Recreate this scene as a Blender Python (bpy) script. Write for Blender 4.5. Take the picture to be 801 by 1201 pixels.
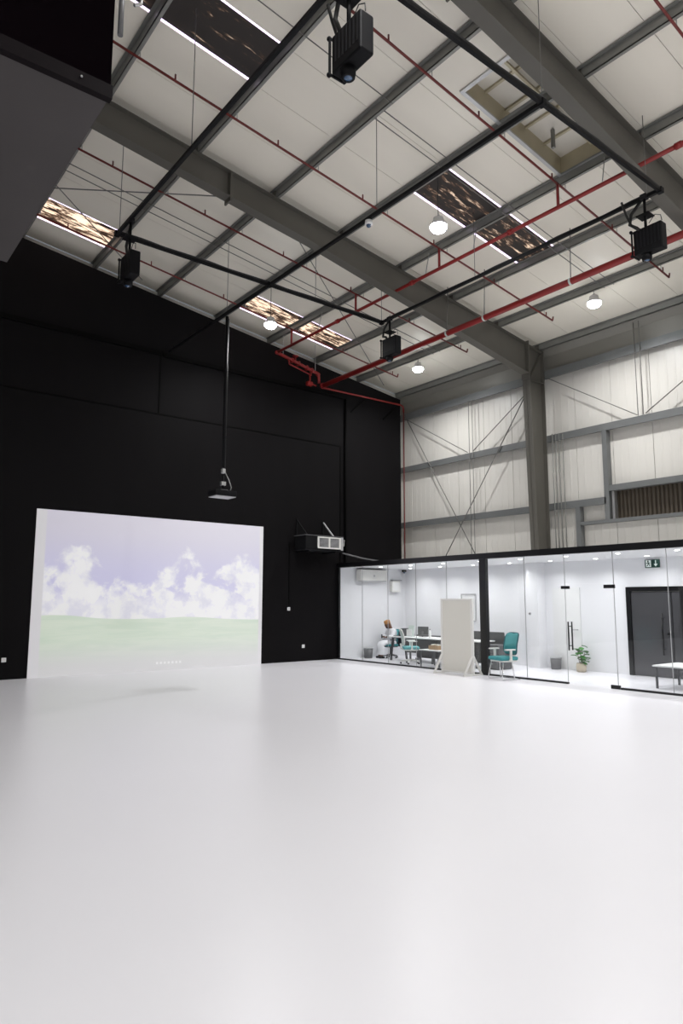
import bpy, bmesh, math, random
from mathutils import Vector, Matrix
random.seed(7)
for o in list(bpy.data.objects): bpy.data.objects.remove(o)
S = bpy.context.scene
COL = S.collection
PI = math.pi

# ------------------------------------------------------------------ camera, world, exposure
YAW, PITCH, ROLL, FPX, CAMH = .66787, .13054, .00246, 803.16, 1.6
f_ = Vector((math.sin(YAW)*math.cos(PITCH), math.cos(YAW)*math.cos(PITCH), math.sin(PITCH)))
r_ = Vector((math.cos(YAW), -math.sin(YAW), 0)); u_ = r_.cross(f_)
r2 = r_*math.cos(ROLL)+u_*math.sin(ROLL); u2 = -r_*math.sin(ROLL)+u_*math.cos(ROLL)
cam = bpy.data.cameras.new('camera'); cam.sensor_fit = 'HORIZONTAL'; cam.sensor_width = 36
cam.lens = 36*FPX/801; cam.clip_start = .05; cam.clip_end = 200
camo = bpy.data.objects.new('camera', cam); COL.objects.link(camo)
M4 = Matrix((r2, u2, -f_)).transposed().to_4x4(); M4.translation = (0, 0, CAMH)
camo.matrix_world = M4; S.camera = camo
w = bpy.data.worlds.new('world'); S.world = w; w.use_nodes = True
w.node_tree.nodes['Background'].inputs[0].default_value = (.75, .82, .95, 1)
w.node_tree.nodes['Background'].inputs[1].default_value = .3
S.view_settings.view_transform = 'Standard'; S.view_settings.look = 'None'
S.view_settings.gamma = 1; S.view_settings.use_curve_mapping = False
S.view_settings.exposure = 0.0
HIGHBAY_W, DOWNLIGHT_W = 101, 8

# ------------------------------------------------------------------ materials
MATS = {}
def lin(c):
    return tuple(((x/255)/12.92 if x/255 <= .04045 else ((x/255+.055)/1.055)**2.4) for x in c)
def mat(name, col, rough=.5, metal=0, spec=.5, noise=.0, scale=3., emit=None, es=0, bump=0, stretch=(1, 1, 1)):
    m = bpy.data.materials.new(name); m.use_nodes = True; nt = m.node_tree; b = nt.nodes['Principled BSDF']
    b.inputs['Base Color'].default_value = (*col, 1); b.inputs['Roughness'].default_value = rough
    b.inputs['Metallic'].default_value = metal; b.inputs['Specular IOR Level'].default_value = spec
    if noise or bump:
        tc = nt.nodes.new('ShaderNodeTexCoord'); mp = nt.nodes.new('ShaderNodeMapping'); mp.inputs['Scale'].default_value = stretch
        nt.links.new(tc.outputs['Object'], mp.inputs[0])
        nz = nt.nodes.new('ShaderNodeTexNoise'); nz.inputs['Scale'].default_value = scale; nz.inputs['Detail'].default_value = 5
        nt.links.new(mp.outputs[0], nz.inputs['Vector'])
        if noise:
            mx = nt.nodes.new('ShaderNodeMix'); mx.data_type = 'RGBA'
            mx.inputs[6].default_value = (*[max(0, c*(1-noise)) for c in col], 1); mx.inputs[7].default_value = (*[min(1, c*(1+noise)) for c in col], 1)
            nt.links.new(nz.outputs[0], mx.inputs[0]); nt.links.new(mx.outputs[2], b.inputs['Base Color'])
        if bump:
            bp = nt.nodes.new('ShaderNodeBump'); bp.inputs['Strength'].default_value = bump; bp.inputs['Distance'].default_value = .01
            nt.links.new(nz.outputs[0], bp.inputs['Height']); nt.links.new(bp.outputs[0], b.inputs['Normal'])
    if emit:
        b.inputs['Emission Color'].default_value = (*emit, 1); b.inputs['Emission Strength'].default_value = es
    MATS[name] = m; return m
mat('floor', (.785, .778, .815), .31, noise=.02, scale=.5, spec=.42)
mat('roof', (.83, .785, .69), .45, noise=.02, scale=1.2, stretch=(.2, 4, 1))
mat('cladding', (.70, .68, .635), .35, noise=.02, scale=1.5, stretch=(1, 4, .2))
mat('plainwall', (.7, .69, .67), .6, noise=.02)
mat('black_wall', (.0066, .006, .0066), .6, noise=.18, scale=2.2, spec=.06, stretch=(1, 1, .25))
mat('black_trim', (.003, .003, .003), .6, noise=.1, spec=.05)
mat('steel', (.1, .094, .08), .55, noise=.07, scale=4)
mat('galv', (.245, .245, .23), .42, metal=.35, noise=.12, scale=6)
mat('girt', (.165, .172, .172), .45, metal=.2, noise=.1, scale=4)
mat('rod', (.16, .155, .145), .5, noise=.1)
mat('red', (.24, .012, .011), .38, noise=.1, scale=5)
mat('dark_red', (.15, .018, .015), .45, noise=.12, scale=5)
mat('rail', (.007, .007, .008), .5, noise=.2, scale=8, spec=.12)
mat('black_plastic', (.007, .007, .008), .6, spec=.12, noise=.15, scale=15)
mat('dark_plastic', (.012, .012, .014), .45, spec=.15, noise=.15, scale=15)
mat('cable', (.01, .01, .01), .6, noise=.2, scale=20)
mat('chrome', (.75, .75, .76), .15, metal=1)
mat('zinc', (.5, .5, .5), .35, metal=.8, noise=.1)
mat('lens', (.015, .06, .14), .05, spec=1)
mat('white', (.8, .8, .8), .4, noise=.01)
mat('office_wall', (.82, .82, .845), .45, noise=.01)
mat('office_ceiling', (.82, .82, .83), .6, noise=.01)
mat('frame_black', (.006, .006, .007), .3, noise=.15)
mat('ivory', (.72, .70, .64), .45, noise=.015)
mat('board_white', (.78, .77, .74), .35, noise=.01)
mat('teal', (.045, .27, .29), .7, noise=.12, scale=40)
mat('teal_mesh', (.11, .40, .42), .7, noise=.15, scale=120)
mat('teal_dark', (.025, .12, .14), .6, noise=.1, scale=30)
mat('pale', (.62, .70, .66), .5, noise=.05, scale=30)
mat('charcoal', (.075, .076, .08), .7, noise=.1, scale=30)
mat('grey_plastic', (.13, .13, .135), .5, noise=.08)
mat('light_grey', (.45, .45, .46), .5, noise=.05)
mat('wood', (.42, .28, .15), .5, noise=.25, scale=6, stretch=(1, 8, 1))
mat('fabric_white', (.82, .82, .85), .85, noise=.03, scale=10, bump=.2)
mat('skin', (.16, .075, .042), .55, noise=.08)
mat('hair', (.012, .01, .009), .7, noise=.2)
mat('cap', (.48, .23, .08), .8, noise=.35, scale=40)
mat('jacket', (.012, .014, .03), .8, noise=.2)
mat('leaf', (.05, .22, .035), .45, noise=.4, scale=12)
mat('stem', (.12, .1, .05), .7, noise=.2)
mat('basket', (.55, .48, .38), .8, noise=.25, scale=40)
mat('sign_green', (.01, .06, .045), .4, noise=.05)
mat('sign_white', (.8, .85, .82), .4, noise=.01, emit=(.9, 1, .95), es=.15)
mat('soffit', (.044, .038, .038), .6, noise=.22, scale=1.2)
mat('smoked', (.0035, .0022, .003), .5, noise=.2, spec=.0)
mat('dark_beam', (.007, .005, .006), .5, noise=.3, spec=.05)
mat('lamp_glow', (.9, .9, .9), .5, noise=.005, emit=(.93, .97, 1), es=60)
mat('down_glow', (.9, .9, .9), .5, noise=.005, emit=(1, .98, .96), es=14)
mat('leak', (.8, .75, .95), .5, noise=.005, emit=(.86, .72, 1), es=2.2)
mat('hatch', (.46, .41, .29), .4, metal=.3, noise=.15, scale=3)
mat('hatch_cover', (.7, .67, .6), .4, metal=.2, noise=.12, scale=2)
mat('corrugated', (.075, .06, .044), .5, noise=.15, scale=3)
mat('door_glass', (.07, .07, .075), .12, noise=.04, spec=.6)
mat('flashing', (.23, .22, .195), .45, metal=.2, noise=.06)
mat('yellow', (.6, .5, .2), .6, noise=.2)

def glass_mat():
    m = bpy.data.materials.new('glass'); m.use_nodes = True; nt = m.node_tree; nt.nodes.clear()
    o = nt.nodes.new('ShaderNodeOutputMaterial'); t = nt.nodes.new('ShaderNodeBsdfTransparent'); g = nt.nodes.new('ShaderNodeBsdfGlossy')
    t.inputs[0].default_value = (.965, .975, .975, 1); g.inputs['Roughness'].default_value = .02
    lw = nt.nodes.new('ShaderNodeLayerWeight'); pw = nt.nodes.new('ShaderNodeMath'); pw.operation = 'POWER'; pw.inputs[1].default_value = 5
    fr = nt.nodes.new('ShaderNodeMath'); fr.operation = 'MULTIPLY_ADD'; fr.inputs[1].default_value = .9; fr.inputs[2].default_value = .03
    nt.links.new(lw.outputs['Facing'], pw.inputs[0]); nt.links.new(pw.outputs[0], fr.inputs[0])
    mx = nt.nodes.new('ShaderNodeMixShader')
    nt.links.new(fr.outputs[0], mx.inputs[0]); nt.links.new(t.outputs[0], mx.inputs[1]); nt.links.new(g.outputs[0], mx.inputs[2]); nt.links.new(mx.outputs[0], o.inputs[0])
    MATS['glass'] = m
glass_mat()

class NT:                                   # small node-graph helper
    def __init__(s, name):
        s.m = bpy.data.materials.new(name); s.m.use_nodes = True; s.nt = s.m.node_tree; s.b = s.nt.nodes['Principled BSDF']; MATS[name] = s.m
    def put(s, sock, v):
        if isinstance(v, bpy.types.NodeSocket): s.nt.links.new(v, sock)
        elif v is not None: sock.default_value = v
    def math(s, op, a, b=None, c=None):
        n = s.nt.nodes.new('ShaderNodeMath'); n.operation = op
        for i, v in enumerate((a, b, c)): s.put(n.inputs[i], v)
        return n.outputs[0]
    def ss(s, v, lo, hi):
        n = s.nt.nodes.new('ShaderNodeMapRange'); n.interpolation_type = 'SMOOTHSTEP'
        s.put(n.inputs[0], v); s.put(n.inputs[1], lo); s.put(n.inputs[2], hi); return n.outputs[0]
    def mix(s, f, a, b):
        n = s.nt.nodes.new('ShaderNodeMix'); n.data_type = 'RGBA'
        s.put(n.inputs[0], f); s.put(n.inputs[6], a); s.put(n.inputs[7], b); return n.outputs[2]
    def noise(s, vec, scale, detail=6, rough=.6, dist=0):
        n = s.nt.nodes.new('ShaderNodeTexNoise'); s.put(n.inputs['Vector'], vec); n.inputs['Scale'].default_value = scale
        n.inputs['Detail'].default_value = detail; n.inputs['Roughness'].default_value = rough; n.inputs['Distortion'].default_value = dist
        return n.outputs[0]
    def comb(s, x, y, z=0.):
        n = s.nt.nodes.new('ShaderNodeCombineXYZ'); s.put(n.inputs[0], x); s.put(n.inputs[1], y); s.put(n.inputs[2], z); return n.outputs[0]
    def curve(s, v, pts):
        n = s.nt.nodes.new('ShaderNodeFloatCurve'); c = n.mapping.curves[0]
        c.points[0].location = pts[0]; c.points[1].location = pts[-1]
        for p in pts[1:-1]: c.points.new(*p)
        n.mapping.update(); s.put(n.inputs[1], v); return n.outputs[0]
    def gen(s):
        t = s.nt.nodes.new('ShaderNodeTexCoord'); n = s.nt.nodes.new('ShaderNodeSeparateXYZ'); s.nt.links.new(t.outputs['Generated'], n.inputs[0]); return n.outputs
def rgb(*c): return (*lin(c), 1)

# projected landscape picture on the white screen (projector light put in as emission of the screen surface)
def screen_mat():
    n = NT('screen_picture'); g = n.gen(); u, v = g[0], g[2]
    p = n.comb(n.math('MULTIPLY', u, 5.7), n.math('MULTIPLY', v, 3.58))
    top = n.curve(u, [(0, .66), (.06, .68), (.14, .79), (.22, .74), (.28, .64), (.36, .58), (.43, .55), (.49, .62), (.55, .70), (.62, .79), (.68, .70), (.75, .66), (.82, .72), (.88, .79), (.95, .74), (1, .68)])
    n1 = n.noise(p, 1.3, 3, .5, .2); n2 = n.noise(p, 4.5, 6, .6, .3)
    h = n.math('ADD', n.math('MULTIPLY', n.math('SUBTRACT', n1, .5), .16), n.math('MULTIPLY', n.math('SUBTRACT', n2, .5), .2))
    edge = n.math('SUBTRACT', n.math('ADD', top, h), v)
    cov = n.ss(edge, -.015, .05)
    body = n.noise(p, 1.6, 8, .6, .3)
    lowhaze = n.ss(v, .56, .38)
    thin = n.math('MULTIPLY', cov, n.math('MAXIMUM', n.ss(body, .38, .50), lowhaze))
    sky = n.mix(n.ss(v, .55, .97), rgb(168, 164, 226), rgb(196, 190, 214))
    cl = n.mix(n.ss(n.noise(p, 2.6, 8, .6, .2), .36, .56), rgb(216, 216, 236), rgb(255, 255, 255))
    c = n.mix(thin, sky, cl)
    hill = n.curve(u, [(0, .36), (.1, .365), (.28, .34), (.5, .338), (.62, .345), (.85, .325), (1, .32)])
    gstreak = n.noise(n.comb(n.math('MULTIPLY', u, 4), n.math('MULTIPLY', v, 26)), 1.0, 5, .6, .8)
    gr = n.mix(n.ss(gstreak, .3, .7), rgb(176, 210, 168), rgb(204, 226, 190))
    gr = n.mix(n.ss(v, .24, .02), gr, rgb(198, 198, 198))
    c = n.mix(n.ss(n.math('SUBTRACT', hill, v), -.002, .004), c, gr)
    inside = n.math('MULTIPLY', n.ss(u, .034, .040), n.ss(u, .984, .979))
    c = n.mix(inside, rgb(206, 204, 208), c)
    icons = None
    for k in range(7):                       # row of tiny icons near the bottom of the picture
        du = n.math('SUBTRACT', u, .50+.017*k); dv = n.math('SUBTRACT', v, .047)
        d = n.math('MAXIMUM', n.math('MULTIPLY', n.math('ABSOLUTE', du), 1.6), n.math('ABSOLUTE', dv))
        a = n.ss(d, .0085, .0065); icons = a if icons is None else n.math('MAXIMUM', icons, a)
    c = n.mix(n.math('MULTIPLY', icons, .8), c, rgb(255, 255, 255))
    n.b.inputs['Base Color'].default_value = (.58, .575, .59, 1); n.put(n.b.inputs['Emission Color'], c); n.b.inputs['Emission Strength'].default_value = .42
    n.b.inputs['Roughness'].default_value = .6
screen_mat()

# dark film over translucent roof sheets, streaked where daylight comes through
def skylight_mat(name, lo, hi, strength, seed):
    n = NT(name); t = n.nt.nodes.new('ShaderNodeTexCoord'); s = n.nt.nodes.new('ShaderNodeSeparateXYZ'); n.nt.links.new(t.outputs['Object'], s.inputs[0])
    p = n.comb(n.math('ADD', n.math('MULTIPLY', s.outputs[0], 1.0), seed), n.math('MULTIPLY', s.outputs[1], 4.2))
    a = n.noise(p, 1.5, 10, .72, .9); b = n.noise(n.comb(n.math('MULTIPLY', s.outputs[0], 2.4), n.math('MULTIPLY', s.outputs[1], 11.), seed), 1.6, 8, .7, .5)
    m = n.math('ADD', n.math('MULTIPLY', a, .62), n.math('MULTIPLY', b, .38))
    f = n.ss(m, lo, hi)
    col = n.mix(f, (.006, .0045, .004, 1), n.mix(n.ss(m, lo+(hi-lo)*.35, hi+(hi-lo)*.2), rgb(120, 84, 60), rgb(255, 228, 200)))
    n.b.inputs['Base Color'].default_value = (.02, .016, .014, 1); n.b.inputs['Roughness'].default_value = .6
    n.put(n.b.inputs['Emission Color'], col); n.b.inputs['Emission Strength'].default_value = strength
skylight_mat('sky_dim', .545, .64, .55, 3.)
skylight_mat('sky_mid', .505, .60, 1.0, 9.)
skylight_mat('sky_bright', .44, .55, 1.5, 14.)

# ------------------------------------------------------------------ mesh helpers
class B:
    def __init__(s): s.v, s.f, s.sm = [], [], []
    def add(s, vs, fs, smooth=False):
        o = len(s.v); s.v += [tuple(x) for x in vs]; s.f += [tuple(i+o for i in f) for f in fs]; s.sm += [smooth]*len(fs); return s
    def box(s, x0, x1, y0, y1, z0, z1):
        return s.hexa([(x0,y0,z0),(x1,y0,z0),(x1,y1,z0),(x0,y1,z0),(x0,y0,z1),(x1,y0,z1),(x1,y1,z1),(x0,y1,z1)])
    def hexa(s, p): return s.add(p, [(0,3,2,1),(4,5,6,7),(0,1,5,4),(1,2,6,5),(2,3,7,6),(3,0,4,7)])
    def rbox(s, x0, x1, y0, y1, z0, z1, b=.02):           # bevelled box
        bm = bmesh.new(); bmesh.ops.create_cube(bm, size=1)
        for v in bm.verts: v.co = Vector(((x0+x1)/2+v.co.x*(x1-x0), (y0+y1)/2+v.co.y*(y1-y0), (z0+z1)/2+v.co.z*(z1-z0)))
        bmesh.ops.bevel(bm, geom=bm.edges[:], offset=b, segments=2, affect='EDGES', profile=.5)
        bm.verts.index_update(); s.add([v.co[:] for v in bm.verts], [[v.index for v in f.verts] for f in bm.faces]); bm.free(); return s
    def bar(s, p, q, wx, wz, up=(0, 0, 1)):               # rectangular bar from p to q
        p, q = Vector(p), Vector(q); d = (q-p).normalized(); a = d.cross(Vector(up))
        if a.length < 1e-4: a = d.cross(Vector((1, 0, 0)))
        a.normalize(); b = a.cross(d); c = [(-1,-1),(1,-1),(1,1),(-1,1)]
        return s.hexa([p+a*i*wx/2+b*j*wz/2 for i, j in c]+[q+a*i*wx/2+b*j*wz/2 for i, j in c])
    def tube(s, pts, r, n=8, cap=True):
        pts = [Vector(p) for p in pts]; rs = r if isinstance(r, (list, tuple)) else [r]*len(pts); rings = []; prev = None
        for i, p in enumerate(pts):
            d = ((pts[i+1]-p) if i == 0 else (p-pts[i-1]) if i == len(pts)-1 else (pts[i+1]-p).normalized()+(p-pts[i-1]).normalized()).normalized()
            if prev is None: a = d.cross(Vector((0, 0, 1)) if abs(d.z) < .9 else Vector((1, 0, 0))).normalized()
            else: a = (prev-d*prev.dot(d)).normalized()
            prev = a; b = d.cross(a); rings.append([p+(a*math.cos(2*PI*k/n)+b*math.sin(2*PI*k/n))*rs[i] for k in range(n)])
        vs = [v for R in rings for v in R]; fs = [(i*n+k, i*n+(k+1)%n, (i+1)*n+(k+1)%n, (i+1)*n+k) for i in range(len(pts)-1) for k in range(n)]
        s.add(vs, fs, n > 5)
        if cap: o = len(s.v)-len(vs); s.f += [tuple(o+k for k in range(n))[::-1], tuple(o+(len(pts)-1)*n+k for k in range(n))]; s.sm += [False]*2
        return s
    def lathe(s, prof, c=(0, 0, 0), n=20):                # profile (r, z) about a vertical axis
        vs = [(c[0]+r*math.cos(2*PI*k/n), c[1]+r*math.sin(2*PI*k/n), c[2]+z) for r, z in prof for k in range(n)]
        fs = [(i*n+k, i*n+(k+1)%n, (i+1)*n+(k+1)%n, (i+1)*n+k) for i in range(len(prof)-1) for k in range(n)]
        s.add(vs, fs, True); o = len(s.v)-len(vs); s.f += [tuple(o+k for k in range(n))[::-1], tuple(o+(len(prof)-1)*n+k for k in range(n))]; s.sm += [False]*2; return s
    def prism(s, poly, axis, a, b):                       # polygon extruded along an axis
        def pt(p, t): return {'x': (t, p[0], p[1]), 'y': (p[0], t, p[1]), 'z': (p[0], p[1], t)}[axis]
        n = len(poly); s.add([pt(p, a) for p in poly]+[pt(p, b) for p in poly], [tuple(range(n))[::-1], tuple(range(n, 2*n))]+[(k, (k+1)%n, n+(k+1)%n, n+k) for k in range(n)]); return s
    def ball(s, c, r, n=10, m=7):
        c = Vector(c); r = Vector(r) if not isinstance(r, (int, float)) else Vector((r, r, r)); prof = []
        vs = [(c.x+r.x*math.sin(PI*i/m)*math.cos(2*PI*k/n), c.y+r.y*math.sin(PI*i/m)*math.sin(2*PI*k/n), c.z+r.z*math.cos(PI*i/m)) for i in range(1, m) for k in range(n)]
        vs += [(c.x, c.y, c.z+r.z), (c.x, c.y, c.z-r.z)]; t, bt = len(vs)-2, len(vs)-1
        fs = [(i*n+k, (i+1)*n+k, (i+1)*n+(k+1)%n, i*n+(k+1)%n) for i in range(m-2) for k in range(n)]
        fs += [(t, k, (k+1)%n) for k in range(n)]+[(bt, (m-2)*n+(k+1)%n, (m-2)*n+k) for k in range(n)]
        return s.add(vs, fs, True)
    def build(s, name, m, parent=None):
        me = bpy.data.meshes.new(name); me.from_pydata(s.v, [], s.f); me.materials.append(MATS[m])
        me.polygons.foreach_set('use_smooth', s.sm); me.update()
        bm = bmesh.new(); bm.from_mesh(me); bmesh.ops.recalc_face_normals(bm, faces=bm.faces[:]); bm.to_mesh(me); bm.free()
        o = bpy.data.objects.new(name, me); COL.objects.link(o)
        if parent: o.parent = parent
        return o
def tag(o, label, cat=None, group=None, kind=None):
    o['label'] = label
    if cat: o['category'] = cat
    if group: o['group'] = group
    if kind: o['kind'] = kind
    return o
def thing(name, label, cat, loc=(0, 0, 0), rz=0, group=None):
    o = bpy.data.objects.new(name, None); COL.objects.link(o); o.location = loc; o.rotation_euler = (0, 0, rz); o.empty_display_size = .1
    return tag(o, label, cat, group)
def struct(name, label, b, m):
    o = b.build(name, m); o['label'] = label; o['category'] = name.split('_')[0]; o['kind'] = 'structure'; return o
def sroot(name, label):
    o = bpy.data.objects.new(name, None); COL.objects.link(o); o['label'] = label; o['category'] = name.split('_')[0]; o['kind'] = 'structure'; return o
def dup(root, loc, label=None, group=None, rz=None):
    r = root.copy(); COL.objects.link(r); r.location = loc
    if rz is not None: r.rotation_euler = (0, 0, rz)
    if label: r['label'] = label
    if group: r['group'] = group
    for ch in list(root.children):
        c = ch.copy(); COL.objects.link(c); c.parent = r
        for g in list(ch.children):
            d = g.copy(); COL.objects.link(d); d.parent = c
    return r
def one(b, name, m, label, cat, group=None): return tag(b.build(name, m), label, cat, group)

# ------------------------------------------------------------------ dimensions
SL, R0 = .1334, 10.42                       # roof slope; underside of roof panels over x = 0
def RS(x): return R0-SL*abs(x)
YW, XG, XB, XC = 15.55, 12.15, 14.75, 15.3  # black wall, glass front, office back wall, cladding
XL, YR, RAF1, RAF2, PD = -8., -7., 10.57, 5.0, .17
PUR = [9.98+1.665*k for k in range(-5, 4)]   # near faces of the purlins
OH, OF = 2.70, 2.57                          # office front: top of head beam, top of glass

# ------------------------------------------------------------------ shell
struct('floor', 'glossy white epoxy floor of the hall', B().box(XL-.2, XC+.2, YR-.2, 16.4, -.15, 0), 'floor')
bw = struct('wall_far', 'tall matt black end wall behind the projection screen', B().prism([(XL, 0), (14.65, 0), (14.65, 8.02), (0, 10.02), (XL, RS(8)-.4)], 'y', YW, YW+.2), 'black_wall')
B().box(XL, 6.6, YW-.055, YW, 7.63, 7.74).build('ledge', 'black_trim', bw); B().box(6.62, 12.42, YW-.055, YW, 7.6, 7.7).build('ledge', 'black_trim', bw)
B().box(XL, 12.25, YW-.012, YW, 6.13, 6.165).build('seam_strip', 'black_trim', bw); B().box(6.55, 6.59, YW-.012, YW, 6.165, 7.63).build('seam_strip', 'black_trim', bw)
B().box(12.2, 12.24, YW-.012, YW, OH, 6.13).build('seam_strip', 'black_trim', bw)
B().tube([(12.38, YW-.04, OH), (12.38, YW-.04, 7.6)], .035).build('conduit', 'black_trim', bw)
for x in (12.6, 13.9):
    B().bar((x, YW-.03, 7.25), (x+.5, YW-.03, 7.72), .03, .03).build('brace', 'black_trim', bw)
struct('wall_gable', 'white clad end wall seen through the gap beside the black wall', B().prism([(XL, 0), (XC, 0), (XC, RS(XC)-.01), (0, R0-.01), (XL, RS(8)-.01)], 'y', 16.15, 16.3), 'cladding')
struct('wall_left', 'plain pale side wall of the hall', B().box(XL-.2, XL, YR, 16.3, 0, RS(8)), 'plainwall')
struct('wall_rear', 'plain pale rear wall of the hall', B().prism([(XL, 0), (XC, 0), (XC, RS(XC)), (0, R0), (XL, RS(8))], 'y', YR-.2, YR), 'plainwall')
wr = sroot('wall_right', 'white ribbed insulated panel side wall')
y = 16.15; WIN = (3.7, 8.73)                 # louvre opening in y
while y > YR:
    y0 = max(y-(.43 if y > 16 else 1.0), YR)
    segs = [(0, 3.6), (4.37, 8.42)] if (WIN[0] <= y0 and y <= WIN[1]) else [(0, 8.42)]
    for z0, z1 in segs:
        b = B().box(XC, XC+.12, y0+.006, y-.006, z0, z1)
        for k in range(1, 5): yy = y0+k*(y-y0)/5; b.prism([(XC, yy-.02), (XC-.004, yy-.012), (XC-.004, yy+.012), (XC, yy+.02)], 'z', z0, z1)
        b.build('wall_panel', 'cladding', wr)
    y = y0
B().box(XC+.121, XC+.14, 8.4, 16.3, 0, 8.5).build('backing_sheet', 'cladding', wr); B().box(XC+.121, XC+.14, YR, 8.4, 0, 3.6).build('backing_sheet', 'cladding', wr); B().box(XC+.121, XC+.14, YR, 8.4, 4.37, 8.5).build('backing_sheet', 'cladding', wr)

# roof: one panel per strip, with translucent strips and the hatch opening left out
PW = .9365; cl = sroot('ceiling', 'white insulated panel roof of the hall')
def zb(x): return RS(x)
def slab(b, x0, x1, y0, y1, t=.08, off=0.):
    z0, z1 = zb(x0)+off, zb(x1)+off
    return b.hexa([(x0,y0,z0),(x1,y0,z1),(x1,y1,z1),(x0,y1,z0),(x0,y0,z0+t),(x1,y0,z1+t),(x1,y1,z1+t),(x0,y1,z0+t)])
HATCH = (7.42, 9.98, 5.15, 6.42)
ys = [7.71+PW*k for k in range(-16, 10)]
for i in range(len(ys)-1):
    y0, y1 = ys[i], min(ys[i+1], 16.3)
    if y0 > 16.2: break
    xs = [(0., XC)]
    if i in (16, 23): xs = [(0, 1.7), (5.0, 8.36), (11.72, XC)]
    parts = []
    for x0, x1 in xs:
        if y1 > HATCH[2]+.01 and y0 < HATCH[3]-.01 and x0 < HATCH[0]:
            parts += [(x0, HATCH[0], y0, y1), (HATCH[1], x1, y0, y1)]
            if y0 < HATCH[2]: parts.append((HATCH[0], HATCH[1], y0, HATCH[2]))
            if y1 > HATCH[3]: parts.append((HATCH[0], HATCH[1], HATCH[3], y1))
        else: parts.append((x0, x1, y0, y1))
    for x0, x1, a, c in parts: slab(B(), x0, x1, a+.004, c-.004).build('roof_panel', 'roof', cl)
    slab(B(), XL, 0, y0+.004, y1-.004).build('roof_panel', 'roof', cl)
b = B()
# closing sheet above the joints (kept clear of the skylights and the hatch)
b = B(); slab(b, 0, 7.3, YR, 7.7, .02, .09); slab(b, 10.1, XC, YR, 7.7, .02, .09); slab(b, 7.3, 10.1, YR, 5.0, .02, .09); slab(b, 7.3, 10.1, 6.55, 7.7, .02, .09)
slab(b, 0, XC, 8.66, 14.24, .02, .09); slab(b, 0, XC, 15.2, 16.3, .02, .09); slab(b, XL, 0, YR, 16.3, .02, .09)
b.build('closing_sheet', 'roof', cl)
struct('trim_1', 'sloping metal flashing at the eaves above the panel wall', B().prism([(14.98, RS(14.98)-.03), (XC, RS(XC)), (XC, 7.62), (XC-.06, 7.62), (XC-.1, 8.1)], 'y', YR, 16.15), 'flashing')
# skylight strips
def skylight(n, label, y0, spans, m):
    r = sroot('window_%d' % n, label); y1 = y0+PW
    for x0, x1 in spans:
        slab(B(), x0, x1, y0+.035, y1-.035, .02, .012).build('translucent_sheet', m, r)
        e = B(); slab(e, x0, x1, y0+.004, y0+.032, .02, .004); slab(e, x0, x1, y1-.032, y1-.004, .02, .004); e.build('edge_gap', 'leak', r)
        e = B(); slab(e, x1-.03, x1, y0+.033, y1-.033, .02, .003); e.build('edge_gap', 'leak', r)
skylight(1, 'bright streaked skylight strip over the far end of the black wall', ys[23], [(8.36, 10.04), (10.1, 11.7)], 'sky_bright')
skylight(2, 'streaked dark skylight strip beside the hanging lamp and roof hatch', ys[16], [(8.36, 10.04), (10.1, 11.7)], 'sky_mid')
skylight(3, 'streaked skylight strip next to the dark overhead enclosure', ys[23], [(1.7, 3.38), (3.44, 5.0)], 'sky_bright')
skylight(4, 'almost black skylight strip high near the ridge', ys[16], [(1.7, 3.38), (3.44, 5.0)], 'sky_dim')

# roof hatch
h0, h1, h2, h3 = HATCH
rh = thing('roof_hatch', 'recessed square roof hatch with brownish curb and barred cover', 'roof hatch'); HT = .30
for x0, x1, ya, yb in ((h0, h0+.03, h2, h3), (h1-.03, h1, h2, h3), (h0, h1, h2, h2+.03), (h0, h1, h3-.03, h3)):
    slab(B(), x0, x1, ya, yb, HT, .0).build('curb_side', 'hatch', rh)
for x0, x1, ya, yb in ((h0-.03, h0+.03, h2-.03, h3+.03), (h1-.03, h1+.03, h2-.03, h3+.03), (h0, h1, h2-.03, h2+.03), (h0, h1, h3-.03, h3+.03)):
    slab(B(), x0, x1, ya, yb, .03, -.03).build('edge_trim', 'zinc', rh)
slab(B(), h0, h1, h2, h3, .04, HT).build('cover', 'hatch_cover', rh)
for k in range(1, 5): x = h0+k*(h1-h0)/5; slab(B(), x-.02, x+.02, h2, h3, .04, HT-.04).build('cover_bar', 'hatch', rh)
slab(B(), h0, h1, (h2+h3)/2-.02, (h2+h3)/2+.02, .04, HT-.09).build('cover_bar', 'hatch', rh)
B().bar((9.3, 6.1, RS(9.3)-.05), (9.3, 6.1, RS(9.3)+HT-.02), .05, .05).build('support_post', 'galv', rh)

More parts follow.
